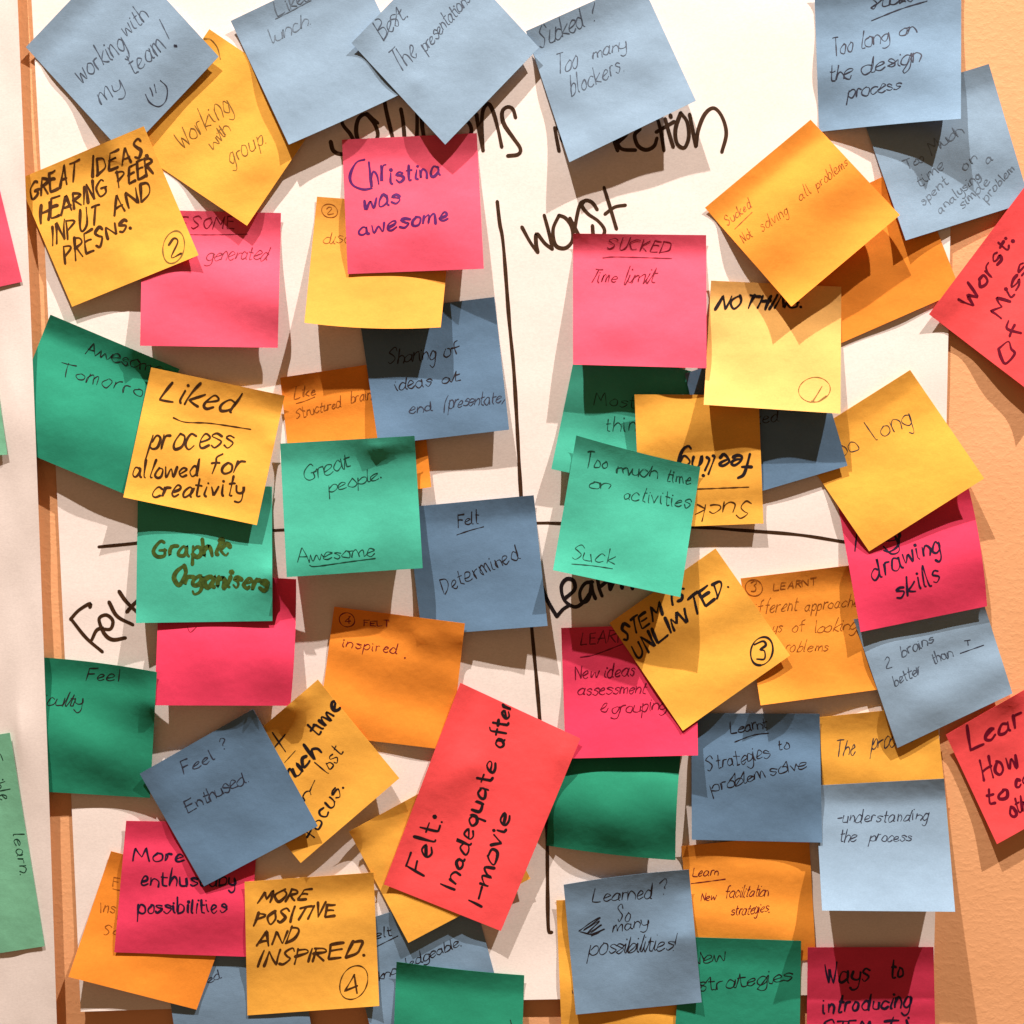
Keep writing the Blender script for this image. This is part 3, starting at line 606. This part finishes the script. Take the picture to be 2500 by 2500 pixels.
# the left sheet covers the two green notes' left edges
leftS = Sheet([(-560,-150),(36,-150),(142,2600),(-540,2600)], bow=(0,4,0,0))
leftS.drape(sheet_own(9, lambda U, V: .0008+.0052*np.clip((U-.6)/.4, 0, 1)**1.6, .0007), n=90, it=40, gap=.0005)
left = leftS.mesh("flip_chart_sheet", MAT['sheet']); left["label"] = "cream paper sheet at the left with its edge lifting off the wall"; left["category"] = "paper sheet"
note('pink', [(-355,430),(-26,360),(54,688),(-275,760)], "pink note corner at the left picture edge on the left sheet", lift=(3,3.5), mode='s')
note('mint', [(-355,800),(-30,780),(18,1110),(-315,1130)], "small visible corner of mint note on the left sheet, mid height", lift=(1.5,1.5))
note('mint', [(24,1789),(109,2310),(-215,2360),(-300,1838)], "long mint green note reading learn sideways on the left sheet", lift=(1.5,1.5), ink=[
 T('learn.',13,88,650,135,925,75,8,'green_ink',.1),T('ible',13,-60,300,0,420,90,8,'green_ink',.1),('l',9,[(0,1765),(10,1785),(20,1812)],8,'green_ink','handwriting')])
note('orange', [(816,1481),(1135,1522),(1100,1832),(774,1793)], "orange note marked 4 FELT inspired, left of the blue Determined note", lift=(1.5,1.5), p=1.4, ink=[
 ('o',10,682,865,52,47,8,'ball_pink'),T('4',10,665,890,705,888,50,7,'ball_pink'),T('FELT',10,795,905,968,905,44,8,'ball_pink',.1),
 T('inspired',10,650,1045,1015,1095,75,8,'ball_pink',.15),T('.',10,1070,1120,1080,1120,30,8,'ball_pink')])
note('yellow', [(535,1866),(776,1659),(975,1900),(734,2107)], "yellow tilted note about time and lost focus beside the blue Enthused note", lift=(7,6.5), p=1.3, ink=[
 ('L',10,[[(180,1625),(225,1690),(268,1752)],[(195,1722),(265,1638)]],12,'black'),('l',10,[(262,1825),(335,1745)],6,'black'),
 T('time',10,485,1655,640,1440,125,19,'black',.0),T('much',10,270,1985,495,1765,130,19,'black',.0),T('lost',10,550,1900,655,1765,115,11,'black',.0),
 ('l',14,[(432,362),(448,325),(465,290)],10,'black','handwriting'),T('n',14,400,430,440,385,70,10,'black'),
 T('focus.',14,455,700,660,345,110,13,'black',.0)])
note('steel', [(392,2288),(720,2262),(775,2600),(445,2640)], "dark blue note low at left, mostly hidden under orange and yellow notes", lift=(4,4), ink=[T('inspired',13,1180,1760,1500,1620,75,8,'ball_dark',.1,True)])
note('orange', [(271,2078),(590,2160),(480,2465),(167,2385)], "orange tilted note under the pink More note at lower left", lift=(8,4), p=1.3, ink=[
 T('Felt',13,760,1005,900,1020,65,7,'ball_orange',.1),('l',13,[(760,1020),(800,1030),(850,1025)],6,'ball_orange'),
 T('Inspired',13,675,1180,1000,1200,80,7,'ball_orange',.1),T('So',13,700,1332,800,1335,75,7,'ball_orange',.1)])
note('pink_shaded', [(308,2004),(632,2010),(606,2336),(279,2325)], "pink note reading More enthused by possibilities, lower left", bulge=1.5, lift=(1.5,2), p=.7, mode='c', ink=[
 T('More',13,890,832,1240,838,110,16,'navy',.15),T('enthused',13,950,1000,1460,1010,120,16,'navy',.1,True),T('by',13,1480,1000,1590,1000,110,16,'navy',.1),
 T('possibilities',13,930,1190,1520,1180,115,16,'navy',.1,True)])
note('blue_shaded', [(341,1889),(618,1731),(776,2017),(498,2164)], "blue tilted note reading Feel Enthused, lower left", lift=(5,8), p=1.3, ink=[
 T('Feel',13,1240,250,1450,150,100,9,'ball_dark',.1),T('?',13,1495,85,1530,68,85,8,'ball_dark',.05),T('Enthused.',13,1265,508,1670,300,115,9,'ball_dark',.1,True)])
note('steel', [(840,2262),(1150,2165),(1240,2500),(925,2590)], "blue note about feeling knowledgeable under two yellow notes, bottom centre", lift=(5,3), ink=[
 T('Felt',14,800,1375,985,1335,75,8,'black',.1),('l',14,[(885,1408),(1025,1338)],8,'black'),T('knowledgeable.',14,900,1640,1450,1400,80,8,'black',.15,True)])
note('yellow', [(852,2030),(1150,1868),(1295,2145),(997,2302)], "yellow note half covered by the long coral note, bottom centre", lift=(3,3), p=1.8, ink=[
 ('L',14,[[(1115,1040),(1135,1055)],[(1150,1060),(1155,1085)]],7,'ball_yellow')])
note('yellow', [(597,2153),(912,2130),(926,2456),(604,2479)], "yellow note in black capitals MORE POSITIVE AND INSPIRED, marked 4", lift=(4,6), p=1.4, ink=[
 T('MORE',14,80,1115,410,1092,88,17,'brown',.3),T('POSITIVE',14,55,1270,590,1205,100,17,'brown',.25),T('AND',14,70,1410,330,1385,100,17,'brown',.3),
 T('INSPIRED.',14,90,1548,790,1465,112,18,'brown',.25),('o',14,728,1652,88,120,9,'brown',.5),T('4',14,670,1750,755,1715,100,13,'brown',.1)])
note('green_shaded', [(968,2348),(1280,2381),(1270,2700),(955,2680)], "green note at the bottom edge below the long coral note", bulge=3.0, lift=(5,5), p=1.4, mode='c', bow=(-3,0,0,0), ink=[
 ('l',14,[(1783,1905),(1790,1935),(1795,1970)],8,'black','handwriting')])
note('coral', [(937,2159),(1124,1667),(1417,1803),(1223,2273)], "long coral red note reading Felt Inadequate after I-movie, bottom centre", lift=(8,4), p=1.4, n=34, ink=[
 T('Felt:',14,1200,930,1315,565,150,18,'black',.0),T('Inadequate',14,1410,1028,1695,185,125,18,'black',.0),T('after',10,1735,1730,1790,1430,125,18,'black',.0),
 T('I-movie',14,1590,1145,1785,530,125,18,'black',.0)])
